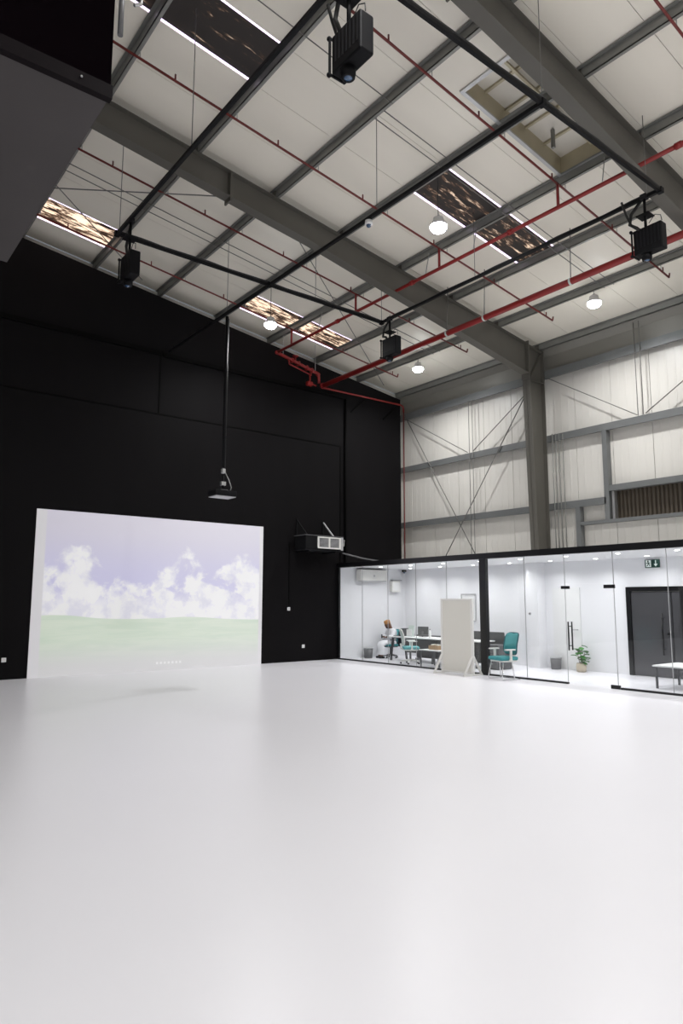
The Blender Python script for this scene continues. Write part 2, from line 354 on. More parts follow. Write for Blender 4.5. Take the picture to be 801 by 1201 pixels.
# ------------------------------------------------------------------ steel frame
def rafter(yc, label):
    r = thing('roof_rafter', label, 'beam')
    def depth(x): return .50 if x < 7.5 else .50+.30*(x-7.5)/7
    xs = [0, 3.75, 7.5, 11, 14.45]
    for j in range(4):
        a, c = xs[j], xs[j+1]; ta, tc = RS(a)-PD, RS(c)-PD; da, dc = ta-depth(a), tc-depth(c)
        def sh(b, y0, y1, za0, za1, zc0, zc1): return b.hexa([(a,y0,za0),(c,y0,zc0),(c,y1,zc0),(a,y1,za0),(a,y0,za1),(c,y0,zc1),(c,y1,zc1),(a,y1,za1)])
        if j == 0: W, F1, F2 = B(), B(), B()
        sh(W, yc-.012, yc+.012, da, ta, dc, tc); sh(F1, yc-.1, yc+.1, ta-.016, ta, tc-.016, tc); sh(F2, yc-.11, yc+.11, da-.018, da, dc-.018, dc)
    W.build('web', 'steel', r); F1.build('top_flange', 'steel', r); F2.build('bottom_flange', 'steel', r)
    for x in (5.65,):
        B().box(x-.015, x+.015, yc-.11, yc+.11, RS(x)-PD-depth(x)-.1, RS(x)-PD-.02).build('splice_plate', 'steel', r)
    B().box(14.43, 14.46, yc-.12, yc+.12, RS(14.45)-PD-.95, RS(14.45)-PD+.06).build('end_plate', 'steel', r)
    return r
def column(yc, label):
    c = thing('steel_column', label, 'column', (0, yc, 0)); zt = RS(14.7)-PD
    def xi(z): return 14.46+.2*(7.3-z)/7.3 if z < 7.3 else 14.46
    B().prism([(xi(0), 0), (15.1, 0), (15.1, zt-.06), (14.46, zt), (xi(7.3), 7.3)], 'y', -.012, .012).build('web', 'steel', c)
    B().prism([(xi(0), 0), (xi(0)+.02, 0), (xi(7.3)+.02, 7.3), (14.48, zt), (14.46, zt), (xi(7.3), 7.3)], 'y', -.115, .115).build('inner_flange', 'steel', c)
    B().box(15.08, 15.1, -.115, .115, 0, zt-.06).build('outer_flange', 'steel', c)
    B().hexa([(14.46,-.115,zt-.02),(15.1,-.115,zt-.1),(15.1,.115,zt-.1),(14.46,.115,zt-.02),(14.46,-.115,zt),(15.1,-.115,zt-.08),(15.1,.115,zt-.08),(14.46,.115,zt)]).build('cap_plate', 'steel', c)
    z = 7.35
    for s in (-1, 1):
        B().box(14.48, 15.08, min(s*.012, s*.1), max(s*.012, s*.1), z-.01, z+.01).build('stiffener', 'steel', c)
        B().bar((14.5, s*.05, z+.02), (15.06, s*.05, zt-.12), .016, .08, (0, 1, 0)).build('stiffener', 'steel', c)
    return c
rafter(RAF1, 'grey steel roof rafter meeting the tapered column at the knee')
rafter(RAF2, 'grey steel roof rafter running past the roof hatch')
column(RAF1, 'tapered grey steel column against the panel wall')
column(RAF2, 'grey steel column at the wall past the louvred opening')
def purlin(x, o):
    p = thing('roof_purlin', 'galvanised grey roof purlin, %s from the panel wall' % o, 'beam', group='roof purlins'); t = RS(x)-.002; Y0, Y1 = YR, 16.12
    B().box(x, x+.012, Y0, Y1, t-PD, t).build('web', 'galv', p); B().box(x, x+.065, Y0, Y1, t-PD, t-PD+.012).build('lower_flange', 'galv', p); B().box(x-.055, x, Y0, Y1, t-.019, t-.007).build('upper_flange', 'galv', p)
    for yc in (RAF1, RAF2):
        B().box(x-.1, x-.002, yc-.06, yc+.06, t-PD+.002, t-PD+.014).build('cleat', 'steel', p); B().box(x-.012, x-.002, yc-.06, yc+.06, t-PD+.014, t-.025).build('cleat', 'steel', p)
    return p
for x, o in zip(PUR[::-1], ['first', 'second', 'third', 'fourth', 'fifth', 'sixth', 'seventh', 'eighth', 'ninth']): purlin(x, o)
def sag(xa, xb, y, label, group): one(B().tube([(xa, y, RS(xa)-.2), (xb, y, RS(xb)-.2)], .009, 6), 'sag_rod', 'rod', label, 'rod', group)
ORD = ['first', 'second', 'third', 'fourth', 'fifth', 'sixth', 'seventh', 'eighth', 'ninth', 'tenth']
def between(k): return 'between %s and %s purlins from the panel wall' % (ORD[7-k], ORD[8-k])
for k in range(0, 7):
    for yy in (7.4, 7.62) if k > 2 else (7.2,): sag(PUR[k]+.03, PUR[k+1]+.03, yy, 'thin sag rod in the hatch bay, '+between(k), 'sag rods between the rafters')
    for yy in (12.55, 12.8, 11.2): sag(PUR[k]+.03, PUR[k+1]+.03, yy, 'thin sag rod by the black wall, '+between(k), 'sag rods near the black wall')
for k in range(4, 7):
    for yy in (2.9, 3.15): sag(PUR[k]+.03, PUR[k+1]+.03, yy, 'thin sag rod before the hatch rafter, '+between(k), 'sag rods at the near bay')
def brace(p, q, label, dz=.22): one(B().tube([(p[0], p[1], RS(p[0])-dz), (q[0], q[1], RS(q[0])-dz)], .011, 6), 'brace_rod', 'rod', label, 'rod')
brace((6.9, 10.7), (13.9, 15.5), 'long diagonal roof brace rod crossing to the corner by the eaves')
brace((6.1, 10.7), (1.0, 15.4), 'diagonal roof brace rod from the rafter past the dark enclosure', .36)
brace((1.0, 11.5), (6.0, 15.5), 'diagonal roof brace rod over the streaked skylight to the black wall')

# side wall rails and bracing
XI = 15.1
def girt(z, y0, y1, label, ht=.16):
    g = thing('wall_girt', label, 'beam')
    B().box(XI, XI+.19, y0, y1, z-.012, z).build('upper_flange', 'girt', g); B().box(XI+.0, XI+.014, y0, y1, z-ht, z-.012).build('web', 'girt', g); B().box(XI, XI+.07, y0, y1, z-ht-.012, z-ht).build('lower_flange', 'girt', g)
girt(5.93, YR, 16.1, 'grey steel wall rail midway up the panel wall')
girt(4.13, 8.86, 16.1, 'grey steel wall rail below the middle one, ending at the louvre post')
girt(7.69, YR, 16.1, 'grey steel eaves rail at the top of the panel wall', .2)
lf = thing('louvre_frame', 'grey steel frame around the brown corrugated opening', 'frame')
B().box(XI, XI+.17, 8.78, 8.90, 3.58, 5.765).build('post', 'girt', lf); B().box(XI, XI+.17, YR+.5, 8.77, 4.26, 4.40).build('head_rail', 'girt', lf); B().box(XI, XI+.17, YR+.5, 9.57, 3.5, 3.58).build('sill_rail', 'girt', lf)
B().box(XI, XI+.17, 9.58, 9.70, OH+.1, 3.96).build('post', 'girt', lf); B().box(XI+.03, XI+.17, 8.66, 8.72, 3.585, 4.255).build('inner_post', 'zinc', lf)
b = B(); yy = 3.75
while yy < 8.66:
    b.prism([(XC+.05, yy), (XC+.01, yy+.02), (XC+.01, yy+.06), (XC+.05, yy+.08), (XC+.06, yy+.08), (XC+.06, yy)], 'z', 3.6, 4.37); yy += .1
b.box(XC+.055, XC+.11, 3.73, 8.7, 3.6, 4.37)
cs = b.build('corrugated_sheet', 'corrugated', wr); cs['label'] = 'brown vertical corrugated sheet closing the wall opening'
def rod(p, q, label, group=None, r=.012): one(B().tube([(XI-.03, *p), (XI-.03, *q)], r, 6), 'wall_brace_rod', 'rod', label, 'rod', group)
rod((15.9, 7.8), (12.85, 2.8), 'diagonal brace rod falling from the wall corner towards the office', r=.014)
rod((10.75, 7.6), (14.2, 2.8), 'diagonal brace rod falling from the column knee towards the corner', r=.014)
rod((15.75, 7.5), (13.15, 5.95), 'slim tie rod from the corner to the middle rail')
rod((10.75, 7.4), (12.95, 5.95), 'slim tie rod from the column to the middle rail left of it')
rod((10.4, 7.5), (7.95, 5.95), 'slim tie rod from the column to the rail above the louvre')
rod((5.2, 7.5), (7.75, 5.95), 'slim tie rod from the far column to the rail above the louvre')
for a, zz in ((13.08, 2.8), (12.95, 2.8)): rod((a, 7.5), (a, zz), 'slim vertical sag rod on the wall between corner and column', 'sag rods on the corner bay', .01)
for a in (7.93, 7.80): rod((a, 8.2), (a, 5.93), 'slim vertical sag rod on the wall above the louvre', 'sag rods above the louvre', .01)
for k, a in enumerate((10.27, 10.17, 10.07, 9.96)):
    one(B().tube([(XI-.03, a, 2.72), (XI-.03, a, 5.95-.02*k)], .014, 6), 'conduit_pipe', 'galv', 'thin vertical wall conduit, %s from the tapered column' % ('nearest', 'second', 'third', 'furthest')[k], 'conduit', 'conduits beside the column')
one(B().box(14.95, 15.05, 10.29, 10.4, 2.75, 2.92), 'junction_box', 'black_plastic', 'small black junction box at the column foot above the office', 'box')

# ------------------------------------------------------------------ dark overhead enclosure
oe = thing('overhead_enclosure', 'dark raised enclosure with smoked front and grey soffit', 'enclosure', (-3.3, 5.8, 5.0))
B().box(-4.6, 4.69, -1.42, 1.44, 0, .04).build('soffit_panel', 'soffit', oe)
B().box(-4.6, 4.7, -1.46, -1.42, .10, 2.6).build('front_panel', 'smoked', oe); B().box(-4.6, 4.71, -1.475, -1.42, 0, .10).build('edge_beam', 'dark_beam', oe)
B().box(4.66, 4.70, -1.42, 1.44, .04, 2.6).build('side_panel', 'smoked', oe); B().box(-4.6, 4.66, 1.40, 1.44, .04, 2.6).build('back_panel', 'smoked', oe); B().box(-4.6, 4.7, -1.46, 1.44, 2.6, 2.64).build('top_panel', 'smoked', oe)
for k in range(8): B().ball((4.5-.62*k, -1.478, .06), .009, 6, 4).build('bolt', 'zinc', oe)
B().tube([(4.76, -1.42, .55), (4.76, -1.42, 1.0)], .02).build('bracket_bar', 'grey_plastic', oe)
B().tube([(4.76, -1.42, .95), (4.83, -1.42, 1.0), (4.9, -1.42, .95), (4.9, -1.42, .88), (4.85, -1.42, .84)], .012, 6).build('bracket_hook', 'zinc', oe)

# ------------------------------------------------------------------ projector rig
ZR = 7.77; RX0, RX1, RXM, RY0, RY1 = 3.75, 9.72, 6.78, 4.58, 10.9
rig = thing('projector_rig', 'black rectangular pipe rig hung below the roof', 'rig', (0, 0, ZR))
def rail(p, q):
    p, q = Vector(p), Vector(q); d = (q-p); n = 14
    o = B().bar(p, q, .05, .05).build('rail', 'rail', rig)
    side = d.normalized().cross(Vector((0, 0, 1)))
    B().tube([p+d*(i/n)+side*.012+Vector((0, 0, .036+.01*math.sin(i*2.1))) for i in range(n+1)], .02, 6).build('cable_bundle', 'cable', o)
rail((RX0, RY0, 0), (RX0, RY1, 0)); rail((RX1, RY0, 0), (RX1, RY1, 0)); rail((RX0, RY0, 0), (RX1, RY0, 0)); rail((RX0, RY1, 0), (RX1, RY1, 0)); rail((RXM, RY0, 0), (RXM, YW-.02, 0))
for x, y in ((RX0, RY0), (RX1, RY0), (RX0, RY1), (RX1, RY1), (RXM, RY0), (RXM, RY1)): B().rbox(x-.045, x+.045, y-.045, y+.045, -.045, .045, .012).build('coupler', 'black_plastic', rig)
for x, y in ((RX0, 8.1), (RX0, RY1-.1), (RXM, RY0), (RXM, 7.7), (RX1, RY0+.2), (RX1, 8.2), (RX1, RY1), (RX0, RY0), (RXM, 12.6), (7.9, RY1)):
    B().tube([(x, y, .04), (x, y, RS(x)-ZR)], .006, 6).build('suspension_wire', 'rod', rig)
rng = random.Random(3)
for x in (RX0+.1, RX1-.12):                    # loose cable loop near the corners
    B().tube([(x, RY0+.55, .02), (x+.02, RY0+.5, -.2), (x+.02, RY0+.42, -.42), (x, RY0+.3, -.55)], .018, 6).build('cable_loop', 'cable', rig)

def projector(loc, top, label):
    p = thing('projector', label, 'projector', loc)       # local origin at body centre, lens pointing down
    B().rbox(-.085, .085, -.225, .215, -.2, .21, .018).build('body', 'black_plastic', p)
    for s in (-1, 1):
        b = B()
        for k in range(7): b.box(s*.085-.004, s*.085+.004, -.19+.055*k, -.165+.055*k, -.1, .18)
        b.build('vent_grille', 'dark_plastic', p)
    c = B()
    for xx in (-.095, .095): c.bar((xx, .23, -.19), (xx, .23, .2), .02, .02)
    for z in (-.19, .2): c.bar((-.095, .23, z), (.095, .23, z), .02, .02)
    c.build('side_frame', 'black_plastic', p)
    for z in (-.19, .2): B().ball((-.095, .24, z), .026, 8, 5).build('knob', 'black_plastic', p)
    ln = B().lathe([(.075, 0), (.075, -.05), (.068, -.09), (.055, -.095)], (0, .06, -.2), 18).build('lens_barrel', 'black_plastic', p)
    B().ball((0, .06, -.275), (.055, .055, .03), 14, 8).build('lens', 'lens', ln)
    hz = top-loc[2]
    B().tube([(0, .05, .2), (0, .05, hz)], .022).build('mount_pole', 'black_plastic', p); B().box(-.1, .1, -.05, .15, hz-.32, hz-.305).build('mount_plate', 'black_plastic', p)
    B().rbox(-.05, .05, 0, .1, hz-.04, hz+.04, .01).build('clamp', 'dark_plastic', p)
    B().tube([(.03, .1, hz), (.06, .3, hz-.15), (.04, .32, hz-.32), (.02, .2, .3), (0, .12, .2)], .025, 6).build('power_cable', 'cable', p)
    B().tube([(0, -.2, .24), (.01, -.18, .34), (.0, -.1, .38), (0, 0, .28)], .006, 5).build('signal_cable', 'cable', p)
    return p
projector((3.76, 4.62, 6.9), ZR, 'black projector on the rig near the skylight by the ridge')
projector((9.7, 4.77, 7.04), ZR, 'black projector on the rig corner beside the thick red pipe and hatch rafter')
projector((3.78, 10.32, 6.94), ZR, 'black projector on the rig corner close to the dark enclosure')
projector((9.72, 10.58, 7.1), ZR, 'black projector on the rig corner above the black wall end of the thick red pipe')
pp = thing('pole_projector', 'slim white-bottomed projector on a long drop pole facing the screen', 'projector', (6.84, 12.7, 3.9))
B().tube([(0, 0, .5), (0, 0, ZR-3.93)], .035).build('drop_pole', 'rail', pp); B().tube([(.05, .03, .45), (.055, .03, ZR-3.95)], .014, 6).build('pole_cable', 'cable', pp)
B().rbox(-.26, .24, -.19, .19, -.12, 0, .015).build('body', 'black_plastic', pp); B().box(-.24, .22, -.17, .17, -.135, -.121).build('bottom_cover', 'light_grey', pp)
B().rbox(-.04, .04, -.04, .04, .38, .48, .012).build('pole_joint', 'zinc', pp); B().box(-.07, .07, -.08, .08, .01, .03).build('mount_plate', 'grey_plastic', pp)
B().tube([(0, 0, .02), (0, 0, .33)], .025).build('mount_stem', 'black_plastic', pp); B().box(-.05, .05, -.04, .04, .12, .2).build('tilt_joint', 'zinc', pp)
B().tube([(.04, 0, .42), (.14, 0, .25), (.2, 0, .1), (.17, 0, .01)], .01, 6).build('loop_cable', 'zinc', pp)
B().lathe([(.04, 0), (.04, .05), (.03, .05)], (.12, .15, -.02), 12).build('lens_barrel', 'black_plastic', pp)
dc = thing('dome_camera', 'small white dome camera under the centre rig rail', 'camera', (RXM, 7.9, ZR-.1)); B().lathe([(.06, .06), (.065, 0), (.045, -.01)], (0, 0, 0), 14).build('housing', 'white', dc); B().ball((0, 0, -.015), .042, 10, 6).build('dome', 'lens', dc)

# ------------------------------------------------------------------ sprinkler pipes
def branch(y, x0, x1, off, label, heads):
    t = thing('sprinkler_branch', label, 'pipe'); 
    B().tube([(x0, y, RS(x0)-off), (x1, y, RS(x1)-off), ], .02).build('pipe', 'dark_red', t)
    for x in heads:
        if x0 < x < x1:
            B().tube([(x, y, RS(x)-off), (x, y, RS(x)-off+.11)], .014, 6).build('sprinkler_head', 'dark_red', t)
    B().tube([(x1, y, RS(x1)-off), (x1+.03, y, RS(x1)-off+.1)], .018, 6).build('end_head', 'dark_red', t)
    for x in PUR:
        if x0 < x+.2 < x1: B().tube([(x+.06, y, RS(x)-off), (x+.06, y, RS(x)-PD)], .009, 5).build('hanger', 'zinc', t)
HX = [3.95+1.9*k for k in range(7)]
branch(9.2, 1.5, 13.7, .28, 'thin dark red sprinkler branch running just before the far rafter', HX); branch(6.38, 1.5, 13.7, .28, 'thin dark red sprinkler branch passing under the roof hatch', HX)
branch(3.6, 1.5, 13.7, .28, 'thin dark red sprinkler branch in the bay before the hatch rafter', HX); branch(11.9, 1.5, 13.7, .28, 'thin dark red sprinkler branch just beyond the far rafter', HX); branch(14.6, 1.5, 13.65, .28, 'thin dark red sprinkler branch closest to the black wall', HX)
m1 = thing('sprinkler_main', 'medium red sprinkler main feeding the thin branches by short risers', 'pipe', (9.8, 0, 8.39))
B().tube([(0, 2, 0), (0, 15.24, 0)], .036, 12).build('pipe', 'red', m1)
for y in (4.3, 7.4, 10.0, 12.6): B().tube([(0, y-.05, 0), (0, y+.05, 0)], .052, 12).build('coupling', 'red', m1)
for y in (3.6, 6.38, 9.2, 11.9, 14.6): B().tube([(0, y, 0), (0, y, RS(9.8)-.30-8.39)], .026).build('riser', 'red', m1)
for y in (5.55, 8.3, 9.6, 10.9, 13.4): B().tube([(0, y, 0), (0.12, y, RS(9.92)-PD-8.39)], .009, 6).build('hanger_rod', 'zinc', m1)
m2 = thing('fire_main', 'thick bright red fire main running along the hall', 'pipe', (11.3, 0, 7.80))
B().tube([(0, 2, .03), (0, 15.2, -.08)], .066, 16).build('pipe', 'red', m2)
for y in (7.15, 9.3, 10.4, 12.4): z = .03-.11*(y-2)/13.3; B().tube([(0, y-.02, z), (0, y+.02, z)], .074, 16).build('clamp_band', 'pale', m2); B().tube([(0, y, z), (.05, y, RS(11.35)-7.80)], .01, 6).build('hanger_rod', 'rod', m2)
B().tube([(0, 15.16, -.08), (0, 15.24, -.08)], .08, 16).build('end_flange', 'red', m2)
vs = thing('valve_assembly', 'red valve set joining the two sprinkler mains at the black wall', 'valve', (9.8, 15.3, 8.39))
B().tube([(0, 0, 0), (1.36, 0, -.3), (1.42, 0, -.36), (1.44, .0, -.58)], .045, 12).build('pipe', 'red', vs)
B().ball((0, 0, 0), .06).build('elbow', 'red', vs); B().ball((1.4, 0, -.33), .065).build('elbow', 'red', vs)
for x in (.5, .72, 1.0, 1.18): B().tube([(x-.02, 0, -.22*x), (x+.02, 0, -.22*x-.005)], .075, 12).build('flange', 'red', vs)
B().tube([(.61, 0, -.12), (.61, 0, .02)], .025).build('valve_stem', 'red', vs); B().lathe([(.08, 0), (.085, .012), (.08, .024)], (.61, 0, .02), 14).build('hand_wheel', 'red', vs)
B().tube([(.38, 0, -.08), (.38, -.05, -.26), (1.12, -.05, -.42), (1.12, 0, -.26)], .022).build('bypass_pipe', 'red', vs); B().tube([(1.08, -.05, -.4), (1.08, -.05, -.66), (1.3, -.05, -.7)], .022).build('drain_pipe', 'red', vs)
B().rbox(.98, 1.16, -.1, .02, -.74, -.62, .02).build('alarm_box', 'red', vs); B().tube([(.2, 0, -.03), (.2, 0, RS(10)-8.39)], .009, 6).build('hanger_rod', 'zinc', vs); B().tube([(1.3, 0, -.28), (1.3, 0, RS(11.1)-8.39)], .009, 6).build('hanger_rod', 'zinc', vs)
wp = thing('wall_riser_pipe', 'slim red pipe along the black wall top and down the corner', 'pipe')
B().tube([(11.4, 15.42, 7.75), (14.55, 15.42, 7.8), (14.72, 15.5, 7.8), (14.98, 15.75, 7.8), (14.98, 15.75, 7.7)], .026).build('feed_pipe', 'red', wp); B().tube([(14.98, 15.75, 0), (14.98, 15.75, 7.72)], .02).build('riser', 'dark_red', wp)

# ------------------------------------------------------------------ high-bay lamps
hb = None
def area(name, loc, size, power, parent, spread=PI, col=(1, .995, .99)):
    l = bpy.data.lights.new(name, 'AREA'); l.shape = 'DISK'; l.size = size; l.energy = power; l.color = col; l.spread = spread
    o = bpy.data.objects.new(name, l); COL.objects.link(o); o.location = loc; o.parent = parent; return o
def highbay(x, y, z, label, group):
    t = thing('high_bay_lamp', label, 'lamp', (x, y, z), 0, group)
    B().lathe([(.06, .16), (.09, .15), (.11, .06), (.15, .03), (.155, 0), (.15, -.005)], (0, 0, 0), 24).build('housing', 'white', t)
    B().lathe([(.15, -.006), (.148, -.04), (.115, -.085), (.07, -.105), (.02, -.11)], (0, 0, 0), 24).build('diffuser', 'lamp_glow', t)
    B().tube([(0, 0, .16), (0, 0, RS(x)-z-.005)], .007, 6).build('cord', 'cable', t); B().tube([(0, -.03, .19), (0, 0, .22), (0, .03, .19)], .008, 5).build('hook', 'zinc', t)
    area('lamp_light', (0, 0, -.12), .3, HIGHBAY_W, t, 2.62); return t
VIS = {(8.4, 7.89): 'glowing high bay lamp on a long cord beside the streaked dark skylight', (8.4, 13.42): 'glowing high bay lamp hanging before the bright skylight at the black wall',
       (13.35, 7.89): 'glowing high bay lamp near the eaves above the louvred opening', (13.35, 13.42): 'glowing high bay lamp near the eaves in the bay by the black wall'}
for x, z, yy in ((8.4, 8.22, (7.89, 13.42, 2.4, -3.2)), (13.35, 8.2, (7.89, 13.42, 2.4, -3.2)), (3.4, 8.9, (3.2, -3.2)), (-.8, 9.1, (-3.2,)), (-4.5, 8.9, (13.42, -.4, -3.2))):  # all but the VIS lamps are out of view, added to even the hall light
    for y in yy: highbay(x, y, z, VIS.get((x, y), 'unseen high bay lamp added to light the hall evenly'), 'high bay lamps')

# ------------------------------------------------------------------ projection screen and wall items
sc = B().box(3.905, 9.60, YW-.025, YW-.001, .0, 3.58).build('projection_screen', 'screen_picture'); tag(sc, 'large white screen on the black wall showing clouds over a green field', 'screen')
def socket(x, z, label, sw=False):
    t = thing('wall_switch' if sw else 'wall_socket', label, 'switch' if sw else 'socket', (x, YW, z)); B().rbox(-.045, .045, -.012, 0, -.045, .045, .004).build('plate', 'white', t)
    B().box(-.02, .02, -.016, -.0121, -.02, .02).build('rocker' if sw else 'insert', 'light_grey' if sw else 'board_white', t)
socket(3.44, .4, 'white wall socket on the black wall before the screen edge'); socket(10.945, .4, 'white wall socket low on the black wall beside the glass office'); socket(10.455, 1.41, 'white wall switch on the black wall at the end of a thin conduit', True)
one(B().box(10.44, 10.47, YW-.012, YW, 1.46, 3.2), 'cable_conduit', 'black_trim', 'thin black conduit dropping to the wall switch', 'conduit')
ac = thing('air_unit', 'black wall air handling unit with a white double grille', 'air unit', (11.19, YW, 2.98))
B().rbox(-.63, .63, -.62, -.1, .03, .40, .015).build('casing', 'black_plastic', ac); B().box(-.65, .65, -.63, -.09, .40, .415).build('top_rim', 'grey_plastic', ac); B().box(-.65, .65, -.63, -.09, 0, .028).build('drip_tray', 'dark_plastic', ac)
gf = B(); 
for a in (-.22, .15, .52): gf.box(a-.025, a+.025, -.65, -.622, .06, .38)
for z in (.06, .345): gf.box(-.245, .545, -.652, -.6225, z, z+.035)
gf.build('grille_frame', 'board_white', ac)
for k in range(9): B().box(-.19, .49, -.64, -.623, .1+.027*k, .112+.027*k).build('grille_slat', 'light_grey', ac)
for x in (-.5, .4):
    B().box(x-.02, x+.02, -.6, -.0, -.045, -.002).build('bracket_arm', 'black_plastic', ac); B().bar((x, -.03, .85), (x, -.5, .42), .03, .03).build('bracket_strut', 'light_grey' if x > 0 else 'black_plastic', ac); B().box(x-.02, x+.02, -.03, 0, -.04, .9).build('bracket_post', 'black_plastic', ac)
B().box(.56, .63, -.645, -.622, .03, .39).build('control_panel', 'light_grey', ac); B().tube([(.64, -.3, .2), (.95, -.2, .2), (1.12, -.06, .22), (1.14, -.05, .4)], .016, 6).build('drain_hose', 'zinc', ac)
one(B().tube([(11.95, YW-.45, 2.96), (12.8, YW-.3, 2.86), (14.4, YW-.2, 2.74)], .022, 6), 'drain_pipe', 'grey_plastic', 'grey drain pipe from the air unit down to the office roof', 'pipe')

# ------------------------------------------------------------------ glass office shell
OY1, OY0 = 15.54, 2.0
struct('wall_office_back', 'white rear wall of the glass office', B().box(XB, XB+.1, 8.27, OY1, 0, OF+.02).box(XB, XB+.1, OY0, 6.95, 0, OF+.02).box(XB, XB+.1, 6.95, 8.27, 1.95, OF+.02), 'office_wall')
struct('wall_office_side', 'white end wall of the glass office next to the black wall', B().box(XG+.03, XB, OY1-.05, OY1, 0, OF+.02), 'office_wall')
struct('wall_office_end', 'white end wall of the glass office out of view', B().box(XG+.03, XB, OY0-.1, OY0, 0, OF+.02), 'office_wall')
struct('ceiling_office', 'white office ceiling with downlights', B().box(XG+.07, XB+.1, OY0, OY1, OF+.02, OH-.01), 'office_ceiling')
struct('trim_3', 'white boxed column casing on the office back wall', B().box(14.42, XB-.001, 10.42, 10.74, 0, OF+.02), 'office_wall')
gw = sroot('window_5', 'black framed frameless-jointed glass front of the office')
B().box(XG-.06, XG+.06, OY0, OY1+.0, OF, OH).build('head_beam', 'frame_black', gw); B().box(XG-.05, XG+.05, 10.12, 10.30, 0, OF).build('post', 'frame_black', gw)
B().box(XG-.03, XG+.03, 15.48, OY1, 0, OF).build('jamb', 'frame_black', gw); B().box(XG-.03, XG+.03, 10.30, 15.48, 0, .035).build('bottom_channel', 'frame_black', gw); B().box(XG-.03, XG+.03, 8.12, 10.12, 0, .035).build('bottom_channel', 'frame_black', gw); B().box(XG-.03, XG+.03, OY0, 7.0, 0, .035).build('bottom_channel', 'frame_black', gw)
J = [15.48, 14.47, 13.43, 12.39, 11.35, 10.30]
for a, c in zip(J[:-1], J[1:]): B().box(XG-.006, XG+.006, c+.005, a-.005, .035, OF).build('pane', 'glass', gw)
J2 = [10.12, 9.10, 8.125]
for a, c in zip(J2[:-1], J2[1:]): B().box(XG-.006, XG+.006, c+.005, a-.005, .035, OF).build('pane', 'glass', gw)
J3 = [7.06, 6.02, 5.0, 4.0, 3.0, OY0]
for a, c in zip(J3[:-1], J3[1:]): B().box(XG-.006, XG+.006, c+.005, a-.005, .035, OF).build('pane', 'glass', gw)
for a in J[1:-1]+J2[1:-1]+J3[1:-1]: B().box(XG-.007, XG+.007, a-.005, a+.005, .035, OF).build('joint_seal', 'light_grey', gw)
B().box(XG-.006, XG+.006, 7.065, 8.12, 1.97, OF).build('transom_pane', 'glass', gw)
for a in (8.12, 7.06): B().box(XG-.007, XG+.007, a-.005, a+.005, .035, OF).build('joint_seal', 'light_grey', gw)
gd = sroot('door_1', 'glass swing door of the office with black patch fittings')
B().box(XG-.006, XG+.006, 7.068, 8.117, .012, 1.965).build('door_pane', 'glass', gd)
B().box(XG-.02, XG+.02, 8.02, 8.2, 1.87, 1.93).build('patch_fitting', 'frame_black', gd); B().box(XG-.02, XG+.02, 7.04, 7.26, 1.87, 1.94).build('patch_fitting', 'frame_black', gd); B().box(XG-.02, XG+.02, 7.02, 7.20, .0, .07).build('patch_fitting', 'frame_black', gd)
for s in (-1, 1):
    x = XG+s*.06; yv = 8.035
    hd = B().tube([(x, yv, .66), (x, yv, 1.22)], .016).build('pull_handle', 'frame_black', gd)
    for z in (.75, 1.13): B().tube([(XG+s*.006, yv, z), (x, yv, z)], .01, 6).build('handle_stud', 'frame_black', hd)

# dark office door on the back wall
dd = sroot('door_2', 'dark grey glass door in a black frame on the office back wall')
B().box(XB-.03, XB+.06, 8.17, 8.27, 0, 1.95).build('frame_jamb', 'frame_black', dd); B().box(XB-.03, XB+.06, 6.95, 7.05, 0, 1.95).build('frame_jamb', 'frame_black', dd); B().box(XB-.03, XB+.06, 7.05, 8.17, 1.85, 1.95).build('frame_head', 'frame_black', dd)
lf2 = B().box(XB, XB+.04, 7.26, 8.165, .01, 1.845).build('leaf', 'door_glass', dd); B().box(XB, XB+.04, 7.055, 7.245, .01, 1.845).build('leaf', 'door_glass', dd); B().box(XB-.01, XB+.05, 7.245, 7.26, .01, 1.845).build('meeting_stile', 'frame_black', dd)
B().tube([(XB-.07, 7.45, .48), (XB-.07, 7.45, 1.38)], .018).build('pull_handle', 'frame_black', lf2)
for z in (.6, 1.26): B().tube([(XB, 7.45, z), (XB-.07, 7.45, z)], .01, 6).build('handle_stud', 'frame_black', lf2)
B().rbox(XB-.04, XB-.001, 7.28, 7.36, .9, .96, .008).build('lock', 'frame_black', lf2)
# exit sign
ex = thing('exit_sign', 'green emergency exit sign with running figure and down arrow above dark door', 'sign', (XB, 7.615, 2.455), 0)
B().rbox(-.04, -.001, -.165, .165, -.09, .09, .006).build('panel', 'sign_green', ex)
x0, x1 = -.043, -.0402
g = B().prism([(-.155+.31-.02, -.075), (-.155+.31-.02, .075), (.02, .075), (.02, -.075)], 'x', x0, x1); g.build('door_pictogram', 'sign_white', ex)
m_ = B(); x2, x3 = -.046, -.0431                # running figure, cut dark out of the white doorway
m_.prism([(.085+.018*math.cos(a*PI/5), .05+.018*math.sin(a*PI/5)) for a in range(10)], 'x', x2, x3)
for p in ([(.095, .03), (.07, .028), (.06, -.012), (.088, -.015)], [(.088, -.012), (.07, -.012), (.105, -.06), (.122, -.055)], [(.075, -.01), (.06, -.005), (.04, -.035), (.05, -.062), (.062, -.058), (.055, -.035)], [(.09, .03), (.085, .015), (.12, .0), (.125, .012)], [(.075, .028), (.072, .014), (.04, .0), (.036, .012)]): m_.prism(p, 'x', x2, x3)
m_.build('running_figure', 'sign_green', ex)
B().prism([(-.075, .07), (-.095, .07), (-.095, -.01), (-.13, -.01), (-.085, -.07), (-.04, -.01), (-.075, -.01)], 'x', x0, x1).build('arrow', 'sign_white', ex)

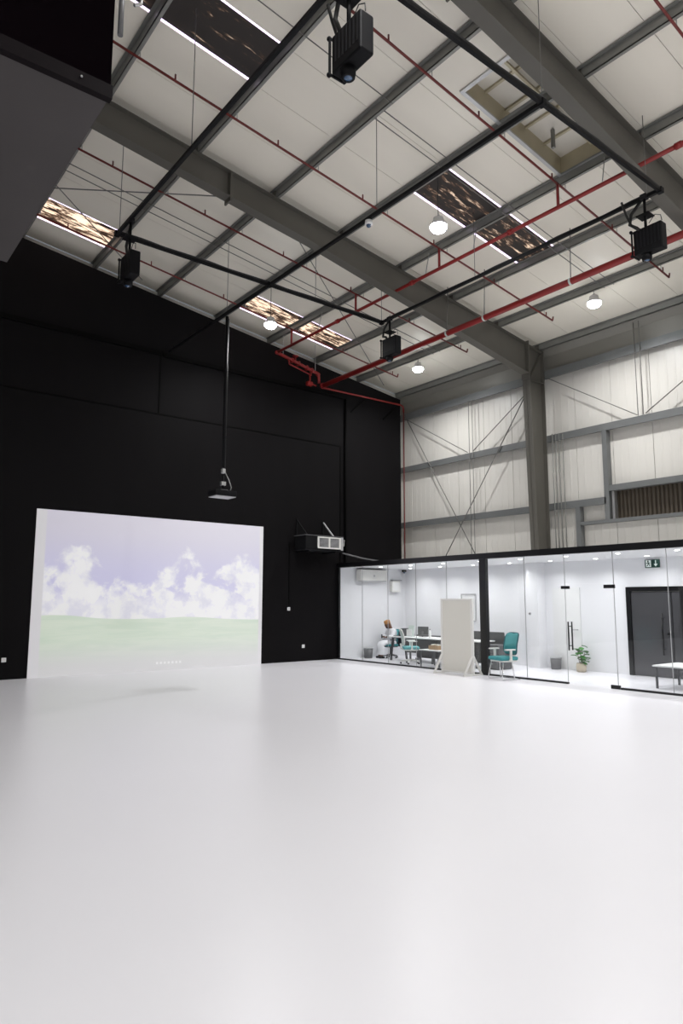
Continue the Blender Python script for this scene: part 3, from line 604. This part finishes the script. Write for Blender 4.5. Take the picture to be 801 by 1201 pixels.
# office downlights
dl = 0
for x in (12.95, 14.1):
    for y in (14.6, 13.4, 12.2, 11.0, 9.8, 8.6, 7.4, 6.2, 4.8, 3.4):
        t = thing('downlight', 'small recessed round downlight in the white office ceiling', 'light', (x, y, OF+.02), 0, 'office downlights')
        B().lathe([(.06, 0), (.062, -.006), (.05, -.008)], (0, 0, 0), 14).build('bezel', 'white', t); B().lathe([(.048, -.0085), (.03, -.011), (.01, -.012)], (0, 0, 0), 14).build('diffuser', 'down_glow', t)
        area('downlight_light', (0, 0, -.02), .09, DOWNLIGHT_W, t, 2.5)

# office wall fittings
sa = thing('split_air_conditioner', 'white split air conditioner high on the office end wall', 'air conditioner', (13.28, OY1-.05, 2.21))
B().rbox(-.52, .52, -.22, 0, 0, .33, .03).build('casing', 'board_white', sa); B().box(-.48, .48, -.215, -.06, -.012, .012).build('air_flap', 'light_grey', sa); B().box(-.5, .5, -.2, -.02, .33, .345).build('intake_grille', 'grey_plastic', sa); B().box(-.03, .03, -.2225, -.2201, .12, .18).build('badge', 'light_grey', sa)
wb2 = thing('wall_box', 'small white box high on the office end wall near the corner', 'box', (14.24, OY1-.05, 1.9)); B().rbox(-.17, .17, -.13, 0, 0, .33, .015).build('casing', 'board_white', wb2); B().box(-.12, .3, -.06, -.02, .345, .375).build('cable_duct', 'light_grey', wb2); B().box(-.13, .13, -.132, -.1301, .05, .28).build('front_cover', 'white', wb2)
cc = thing('corner_camera', 'tiny black camera in the office ceiling corner', 'camera', (14.63, OY1-.12, 2.5)); B().rbox(-.05, .05, -.05, .05, .02, .085, .01).build('base', 'black_plastic', cc); B().ball((0, 0, .01), .04, 8, 6).build('dome', 'lens', cc)
fb = thing('wall_board', 'grey framed white notice board on the office back wall', 'board', (XB, 12.94, 1.1)); B().box(-.015, -.001, -.24, .24, .0, .7).build('panel', 'white', fb)
for a in ((-.27, -.235), (.235, .27)): B().box(-.03, -.001, *a, 0, .735).build('frame_side', 'light_grey', fb)
for a in ((-.03, 0), (.7, .735)): B().box(-.03, -.001, -.235, .235, *a).build('frame_rail', 'light_grey', fb)
sw = thing('round_sensor', 'small round grey sensor on the office back wall', 'sensor', (14.42, 10.66, 1.32)); B().tube([(-.02, 0, 0), (-.001, 0, 0)], .035, 14).build('body', 'light_grey', sw); B().tube([(-.026, 0, 0), (-.0201, 0, 0)], .02, 12).build('button', 'grey_plastic', sw)
ds = thing('flush_door_panel', 'white flush door in the office back wall behind the waste bin', 'door', (XB, 9.83, 0)); B().box(-.02, -.001, -.38, .38, .005, 1.95).build('leaf', 'white', ds); B().tube([(-.06, -.3, .95), (-.06, -.18, .95)], .012, 6).build('lever', 'light_grey', ds); B().tube([(-.021, -.3, .95), (-.06, -.3, .95)], .012, 6).build('lever_stud', 'light_grey', ds)

# ------------------------------------------------------------------ furniture
def curved_back(b, w, z0, z1, y, lean, t, rnd=.08, bow=.05, n=9, m=8):   # rounded, bowed back panel facing -y
    def P(i, j, k):
        u = -1+2*i/n; v = j/m; zz = z0+(z1-z0)*v; ww = w/2*(1-.0*v)
        e = min(v, 1-v)*(z1-z0); ww -= rnd*(1-math.sqrt(max(0, 1-(1-min(1, e/rnd))**2)))
        return (u*ww, y+lean*v-bow*u*u+bow*.6*math.sin(v*PI)*-.6+k*t, zz)
    vs = [P(i, j, k) for k in (0, 1) for j in range(m+1) for i in range(n+1)]; N = (n+1)*(m+1)
    fs = [(j*(n+1)+i, j*(n+1)+i+1, (j+1)*(n+1)+i+1, (j+1)*(n+1)+i) for j in range(m) for i in range(n)]
    fs += [tuple(q+N for q in f)[::-1] for f in fs]
    ed = [i for i in range(n+1)]+[j*(n+1)+n for j in range(1, m+1)]+[m*(n+1)+i for i in range(n-1, -1, -1)]+[j*(n+1) for j in range(m-1, 0, -1)]
    fs += [(ed[k], ed[(k+1) % len(ed)], ed[(k+1) % len(ed)]+N, ed[k]+N) for k in range(len(ed))]
    return b.add(vs, fs, True)
def chair(name, label, loc, rz, seatm, backm, framem, shell, swivel=True, scale=.95, lumbar='teal'):
    c = thing(name, label, 'chair', loc, rz)          # faces local -y
    c.scale = (scale,)*3
    B().rbox(-.24, .24, -.25, .22, .42, .50, .03).build('seat', seatm, c); B().rbox(-.22, .22, -.2, .2, .385, .418, .012).build('seat_pan', shell, c)
    bk = curved_back(B(), .44, .54, 1.0, .22, .09, .025).build('backrest', backm, c)
    fr = B(); n = 26; pts = []
    for k in range(n+1):
        a = 2*PI*k/n; ca, sa_ = math.cos(a), math.sin(a); ux = math.copysign(abs(ca)**.45, ca); vz = math.copysign(abs(sa_)**.45, sa_); v = (vz+1)/2
        pts.append((ux*.225, .235+.09*v-.05*ux*ux-.03*math.sin(v*PI), .77+.235*vz))
    fr.tube(pts, .016, 6, False).build('back_frame', framem, c)
    B().rbox(-.17, .17, .175, .2, .6, .72, .012).build('lumbar_pad', lumbar, bk)
    B().tube([(0, .15, .42), (0, .27, .44), (0, .285, .58)], .025).build('back_support', shell, c)
    for s in (-1, 1):
        B().bar((s*.23, -.02, .40), (s*.28, -.02, .44), .06, .03).build('arm_base', shell, c)
        B().bar((s*.28, -.02, .41), (s*.28, -.02, .64), .05, .035, (0, 1, 0)).build('arm_post', shell, c); B().rbox(s*.28-.04, s*.28+.04, -.17, .09, .64, .668, .012).build('arm_pad', shell, c)
    if swivel:
        B().tube([(0, 0, .1), (0, 0, .4)], .028).build('gas_lift', 'grey_plastic', c)
        for k in range(5):
            a = 2*PI*k/5+.3; l = B().tube([(0, 0, .12), (.28*math.cos(a), .28*math.sin(a), .075)], [.03, .02]).build('base_leg', shell, c)
            B().tube([(.28*math.cos(a)-.015, .28*math.sin(a), .027), (.28*math.cos(a)+.015, .28*math.sin(a), .027)], .027, 10).build('caster', 'black_plastic', l)
    else:
        for s in (-1, 1):
            B().tube([(s*.21, -.18, .39), (s*.24, -.24, .05), (s*.24, -.22, .013), (s*.24, .2, .013), (s*.24, .24, .013)], .012).build('sled_leg', 'chrome', c); B().tube([(s*.24, .1, .013), (s*.21, .05, .39)], .012).build('rear_leg', 'chrome', c)
        B().tube([(-.24, .22, .013), (.24, .22, .013)], .011).build('stretcher', 'chrome', c)
    return c
# local -y is the facing direction; rz rotates it
chair('office_chair', 'teal mesh armchair on chrome legs outside the glass by the black post', (11.8, 9.43, 0), math.radians(-103), 'teal', 'teal_mesh', 'teal_dark', 'board_white', False)
chair('office_chair', 'teal swivel chair carrying the seated person', (13.63, 14.98, 0), math.radians(-104), 'teal', 'teal_mesh', 'teal_dark', 'grey_plastic', True, .8)
chair('office_chair', 'pale green and white office chair tucked at the near side of the desk', (12.74, 13.22, 0), math.radians(52), 'teal_mesh', 'pale', 'board_white', 'board_white', True, .9, 'pale')

# mobile partition board in front of the glass
mp = thing('mobile_partition', 'tall ivory partition board on white triangular feet before the glass', 'partition', (11.78, 10.71, 0), 0)
B().box(-.012, .012, -.42, .42, .06, 1.64).build('panel', 'ivory', mp)
for a in (-.45, .45): B().box(-.022, .022, a-.03, a+.03, .03, 1.68).build('frame_side', 'board_white', mp)
for z in (.03, 1.64): B().box(-.022, .022, -.42, .42, z, z+.04).build('frame_rail', 'board_white', mp)
for a in (-.45, .45):
    ft = B().box(-.3, .3, a-.025, a+.025, 0, .03).build('foot', 'board_white', mp)
    for s in (-1, 1): B().bar((s*.27, a, .03), (s*.022, a, .42), .022, .05, (0, 1, 0)).build('foot_brace', 'board_white', ft)

# desks
def desk(label, loc, L, W, panel, H=.66):
    d = thing('desk', label, 'desk', loc); B().rbox(0, W, 0, L, H-.03, H, .006).build('table_top', 'white', d)
    for y in (.08, L-.08):
        for x in (.05, W-.05): B().bar((x, y, 0), (x+(.08 if x < W/2 else -.08), y, H-.03), .05, .04).build('leg', 'charcoal', d)
        B().box(.1, W-.1, y-.02, y+.02, H-.07, H-.031).build('cross_bar', 'charcoal', d)
    if panel: B().box(W-.14, W-.12, .15, L-.15, .2, H-.04).build('modesty_panel', 'charcoal', d)
desk('white desk with dark legs in front of the seated person', (13.05, 12.7, 0), 1.75, .7, True)
desk('white desk continuing behind the ivory partition board', (13.05, 11.2, 0), 1.45, .65, True)
def screen_part(loc, L, label, H=.85):
    p = thing('desk_divider', label, 'divider', loc); B().rbox(-.02, .02, 0, L, .06, H, .015).build('fabric_panel', 'charcoal', p); B().box(-.022, .022, .02, L-.02, H, H+.012).build('top_rail', 'grey_plastic', p)
    for y in (.06, L-.1): B().box(-.1, .1, y, y+.04, 0, .058).build('foot', 'grey_plastic', p)
screen_part((13.82, 11.0, 0), 1.4, 'dark grey fabric divider beside the black post inside the office'); screen_part((13.82, 12.5, 0), 1.6, 'dark grey fabric divider behind the desk of the seated person', .68)
cab = thing('low_cabinet', 'dark grey low cabinet inside the office beside the black post', 'cabinet', (13.2, 10.7, 0)); B().rbox(0, .5, 0, .45, 0, .58, .01).build('body', 'charcoal', cab)
for k in range(3): dr = B().box(-.012, -.001, .02, .43, .03+.18*k, .19+.18*k).build('drawer', 'grey_plastic', cab); B().box(-.022, -.0121, .17, .28, .13+.18*k, .145+.18*k).build('handle', 'zinc', dr)
DZ = .66
def monitor(loc, rz, label):
    m = thing('monitor', label, 'monitor', loc, rz); B().rbox(-.17, .17, -.015, .015, .06, .28, .008).build('casing', 'charcoal', m); B().box(-.155, .155, -.0165, -.0151, .075, .265).build('panel', 'light_grey', m); B().box(-.02, .02, .0155, .04, .01, .16).build('stand_neck', 'grey_plastic', m); B().rbox(-.1, .1, -.07, .07, 0, .012, .004).build('stand_foot', 'grey_plastic', m)
monitor((13.45, 13.45, DZ), math.radians(100), 'dark monitor on the desk beside the paper stand'); monitor((13.25, 12.2, DZ), math.radians(-85), 'dark monitor on the desk hidden behind the partition board')
ps = thing('paper_stand', 'pale upright document holder on the desk beside the monitor', 'document holder', (13.35, 13.85, DZ)); B().bar((0, 0, .02), (.06, 0, .3), .22, .015, (1, 0, .2)).build('back_plate', 'pale', ps); B().box(-.05, .08, -.11, .11, 0, .018).build('base', 'pale', ps); B().box(-.05, -.035, -.1, .1, .018, .2).build('paper', 'white', ps)
bt = thing('water_bottle', 'white bottle standing on the desk near the monitor', 'bottle', (13.25, 13.0, DZ)); B().lathe([(.03, 0), (.033, .02), (.033, .15), (.014, .19), (.014, .21)], (0, 0, 0), 12).build('body', 'white', bt); B().lathe([(.017, .205), (.017, .235)], (0, 0, 0), 10).build('cap', 'grey_plastic', bt)
lp = thing('laptop', 'open dark laptop on the desk facing the seated person', 'laptop', (13.3, 14.2, DZ), math.radians(180)); B().rbox(-.16, .16, -.11, .11, 0, .015, .004).build('base', 'charcoal', lp); B().bar((0, .11, .012), (0, .17, .22), .32, .01, (0, 1, .3)).build('lid', 'charcoal', lp)
st = thing('side_table', 'low white side table with dark legs behind the partition board', 'table', (12.66, 12.2, 0)); B().rbox(-.28, .28, -.35, .35, .40, .425, .006).build('table_top', 'white', st)
for x in (-.24, .24):
    for y in (-.31, .31): B().bar((x, y, 0), (x, y, .4), .025, .025).build('leg', 'charcoal', st)
bx = thing('wooden_box', 'small brown wooden box on the low side table', 'box', (12.64, 12.2, .425)); B().box(-.1, .1, -.16, .16, 0, .02).build('base', 'wood', bx)
for a in ((-.1, .1, -.16, -.145), (-.1, .1, .145, .16), (-.1, -.085, -.145, .145), (.085, .1, -.145, .145)): B().box(*a, .02, .1).build('side', 'wood', bx)
for k in range(3): B().rbox(-.06, .06, -.12+.085*k, -.05+.085*k, .021, .13, .01).build('packet', 'basket' if k % 2 else 'ivory', bx)
ct = thing('coffee_table', 'low white table on a dark frame inside the office by the dark door', 'table', (13.3, 5.85, 0)); B().rbox(-.48, .48, -.9, .9, .40, .43, .008).build('table_top', 'white', ct)
for x in (-.43, .43):
    for y in (-.84, .84): B().bar((x, y, 0), (x, y, .4), .035, .035).build('leg', 'charcoal', ct)
    B().box(x-.015, x+.015, -.82, .82, .37, .399).build('side_rail', 'charcoal', ct)
tp = thing('table_vase', 'small pot with yellow sprigs on the low white table', 'vase', (13.25, 6.0, .43)); B().lathe([(.03, 0), (.045, .03), (.04, .07), (.035, .075)], (0, 0, 0), 12).build('pot', 'ivory', tp)
for k in range(7): a = k*.9; B().tube([(0, 0, .06), (.03*math.cos(a), .03*math.sin(a), .14+.012*(k % 3))], [.004, .012], 5).build('sprig', 'yellow', tp)

def bin_(loc, label, rz=0, bag=True):
    b = thing('waste_bin', label, 'bin', loc, rz); B().lathe([(.11, 0), (.115, .005), (.135, .27), (.13, .27), (.11, .02)], (0, 0, 0), 18).build('body', 'grey_plastic', b)
    B().lathe([(.138, .262), (.14, .3), (.132, .305), (.13, .26)], (0, 0, 0), 18).build('bag_rim', 'light_grey', b)
bin_((14.55, 10.05, 0), 'grey waste bin with pale bag rim beside the potted plant'); bin_((13.05, 15.28, 0), 'grey waste bin with pale bag rim at the office end wall')

# potted plant
pl = thing('potted_plant', 'green broad-leaved plant in a woven pot by the office back wall', 'plant', (14.45, 9.3, 0)); rr = random.Random(5)
B().lathe([(.085, 0), (.11, .02), (.12, .12), (.105, .2), (.1, .2), (.095, .17)], (0, 0, 0), 16).build('pot', 'basket', pl); B().lathe([(.094, .165), (.05, .175), (.01, .175)], (0, 0, 0), 14).build('soil', 'stem', pl)
for k, (dx, dy, hh) in enumerate(((.0, .0, .58), (.05, -.07, .46), (-.04, .06, .42))):
    B().tube([(dx*.2, dy*.2, .17), (dx*.6, dy*.6, hh*.6), (dx, dy, hh)], [.01, .008, .005], 6).build('stem', 'stem', pl)
    for j in range(10):
        a = rr.uniform(0, 2*PI); z = .24+(hh-.22)*j/9; L = rr.uniform(.12, .19); t = rr.uniform(-.1, .6); f = z/hh
        d = Vector((math.cos(a), math.sin(a), t)).normalized(); sd = d.cross(Vector((0, 0, 1))).normalized(); nn = sd.cross(d); o = Vector((dx*f, dy*f, z)); vs = []
        for q, wd in ((0, .006), (.2, .034), (.5, .062), (.8, .048), (1, .004)):
            c = o+d*L*(.15+q)-Vector((0, 0, .05*q*q)); vs += [c-sd*wd+nn*.012, c-nn*.004, c+sd*wd+nn*.012]
        fs = [(3*i+s, 3*i+s+1, 3*i+s+4, 3*i+s+3) for i in range(4) for s in (0, 1)]; nv = len(vs)
        vs += [v-nn*.003 for v in vs]; fs += [tuple(i+nv for i in f_)[::-1] for f_ in list(fs)]
        B().add(vs, fs, True).build('leaf', 'leaf', pl)

# ------------------------------------------------------------------ seated person
def skinned(name, verts, edges, radii, m, parent, root=0, sub=1):
    me = bpy.data.meshes.new(name); bm = bmesh.new(); lay = bm.verts.layers.skin.verify()
    vv = []
    for p, r in zip(verts, radii):
        v = bm.verts.new(p); r = r if isinstance(r, tuple) else (r, r); v[lay].radius = r; vv.append(v)
    vv[root][lay].use_root = True
    for a, c in edges: bm.edges.new((vv[a], vv[c]))
    bm.to_mesh(me); bm.free()
    o = bpy.data.objects.new(name, me); COL.objects.link(o); mo = o.modifiers.new('s', 'SKIN'); mo.use_smooth_shade = True
    sb = o.modifiers.new('d', 'SUBSURF'); sb.levels = sub; sb.render_levels = sub
    dg = bpy.context.evaluated_depsgraph_get(); me2 = bpy.data.meshes.new_from_object(o.evaluated_get(dg)); o.modifiers.clear(); o.data = me2; bpy.data.meshes.remove(me)
    me2.materials.clear(); me2.materials.append(MATS[m]); o.parent = parent; o.name = name; return o
# faces local -y
pe = thing('person', 'seated person in a white robe and brown cap looking at a phone', 'person', (13.63, 14.98, 0), math.radians(-104)); pe.scale = (.8,)*3
V = [(0, .06, .56), (0, .08, .74), (0, .06, .95), (0, .03, 1.06), (0, -.01, 1.13), (0, -.03, 1.22),        # pelvis .. head
     (.17, .05, .98), (.24, -.04, .76), (.10, -.24, .74), (-.17, .05, .98), (-.24, -.04, .76), (-.10, -.24, .74),
     (.09, .04, .54), (.12, -.36, .54), (.11, -.36, .12), (.11, -.46, .06), (-.09, .04, .54), (-.12, -.36, .54), (-.11, -.34, .12), (-.11, -.44, .06)]
E = [(0, 1), (1, 2), (2, 3), (3, 4), (4, 5), (2, 6), (6, 7), (7, 8), (2, 9), (9, 10), (10, 11), (0, 12), (12, 13), (13, 14), (14, 15), (0, 16), (16, 17), (17, 18), (18, 19)]
Rr = [.13, .13, .14, .065, .055, .085, .06, .045, .032, .06, .045, .032, .09, .06, .042, .04, .09, .06, .042, .04]
body = skinned('body', V, E, Rr, 'skin', pe, 0, 1)
B().ball((0, -.035, 1.215), (.084, .102, .12), 16, 12).build('head', 'skin', pe)
hdp = Vector((0, -.035, 1.215))
b = B(); b.add([(-.014, -.128, 1.19), (.014, -.128, 1.19), (0, -.152, 1.192), (0, -.13, 1.235), (0, -.12, 1.185)], [(0, 2, 3), (2, 1, 3), (0, 4, 2), (4, 1, 2)]); b.build('nose', 'skin', pe)
for s in (-1, 1):
    B().ball((s*.03, -.122, 1.225), .011, 8, 6).build('eye', 'hair', pe); B().ball((s*.079, -.02, 1.21), (.012, .022, .032), 8, 6).build('ear', 'skin', pe)
B().ball((0, -.06, 1.155), (.064, .072, .055), 12, 8).build('beard', 'hair', pe); B().ball((0, -.129, 1.165), (.022, .008, .007), 8, 5).build('mouth', 'dark_red', pe)
B().lathe([(.092, 0), (.099, .02), (.097, .08), (.084, .1), (.02, .105)], (0, -.028, 1.25), 18).build('cap', 'cap', pe)
RV = [(0, .06, .54), (0, .08, .74), (0, .06, .95), (0, .04, 1.05), (.18, .05, .975), (.25, -.04, .76), (.13, -.2, .74), (-.18, .05, .975), (-.25, -.04, .76), (-.13, -.2, .74)]
skinned('robe_top', RV, [(0, 1), (1, 2), (2, 3), (2, 4), (4, 5), (5, 6), (2, 7), (7, 8), (8, 9)], [(.21, .17), (.205, .165), (.205, .16), .095, .1, .085, .075, .1, .085, .075], 'fabric_white', pe, 0, 2)
# robe skirt: lap and drop to the shins, one lofted surface
secs = [((0, .14, .54), .21, .11), ((0, -.05, .545), .235, .115), ((0, -.25, .54), .24, .105), ((0, -.38, .50), .235, .10)]
b = B(); rings = []; n = 20
for (cx, cy, cz), rx, rz_ in secs: rings.append([(cx+rx*math.cos(2*PI*k/n), cy, cz+rz_*math.sin(2*PI*k/n)) for k in range(n)])
rings.append([(.24*math.cos(2*PI*k/n), -.40+.05*math.cos(2*PI*k/n*3)*.2+(.09*math.sin(2*PI*k/n)*-1), .44+.03*math.sin(2*PI*k/n)) for k in range(n)])
for z, rx, ry in ((.32, .25, .12), (.22, .265, .14), (.13, .285, .15)): rings.append([((rx+.012*math.sin(k*2.2))*math.cos(2*PI*k/n), -.36-(ry+.012*math.sin(k*1.7))*math.sin(2*PI*k/n), z) for k in range(n)])
b.add([v for R in rings for v in R], [(i*n+k, i*n+(k+1) % n, (i+1)*n+(k+1) % n, (i+1)*n+k) for i in range(len(rings)-1) for k in range(n)]+[tuple(range(n))], True); b.build('robe_skirt', 'fabric_white', pe)
for s in (-1, 1):
    B().ball((s*.1, -.265, .745), (.036, .04, .022), 10, 7).build('palm', 'skin', pe)
    for k in range(4):
        yk = -.285+.0; x = s*(.115-.02*k); L = (.05, .062, .066, .055)[k]
        B().tube([(x, -.285, .745), (x-s*.025, -.285-L*.6, .752), (x-s*.05, -.285-L*.7, .74)], [.010, .009, .007], 6).build('finger', 'skin', pe)
    B().tube([(s*.075, -.25, .755), (s*.045, -.27, .775), (s*.03, -.29, .778)], [.011, .01, .008], 6).build('thumb', 'skin', pe)
    B().rbox(s*.11-.045, s*.11+.045, -.52, -.30, .0, .07, .025).build('shoe', 'black_plastic', pe)
for o in pe.children:                            # head bent towards the phone
    if o.name.split('.')[0] in ('head', 'nose', 'eye', 'ear', 'beard', 'mouth', 'cap'):
        o.matrix_basis = Matrix.Translation((0, -.045, 1.10)) @ Matrix.Rotation(math.radians(22), 4, 'X') @ Matrix.Scale(1.16, 4) @ Matrix.Translation((0, .02, -1.13))
ph = thing('phone', 'dark phone held in the hands of the seated person', 'phone', (13.63, 14.98, 0), math.radians(-104)); ph.scale = (.8,)*3
B().rbox(-.04, .04, -.345, -.335, .70, .84, .004).build('body', 'black_plastic', ph); B().box(-.035, .035, -.3345, -.334, .71, .83).build('screen', 'dark_plastic', ph)
jk = thing('jacket', 'dark jacket hanging over the back of the occupied teal chair', 'jacket', (13.63, 14.98, 0), math.radians(-104)); jk.scale = (.8,)*3
b = B(); curved_back(b, .46, .40, .93, .335, .05, .03, .05, .03); b.build('cloth', 'jacket', jk)
for s in (-1, 1): B().tube([(s*.2, .37, .88), (s*.24, .38, .7), (s*.22, .385, .48)], [.04, .05, .035], 8).build('sleeve', 'jacket', jk)
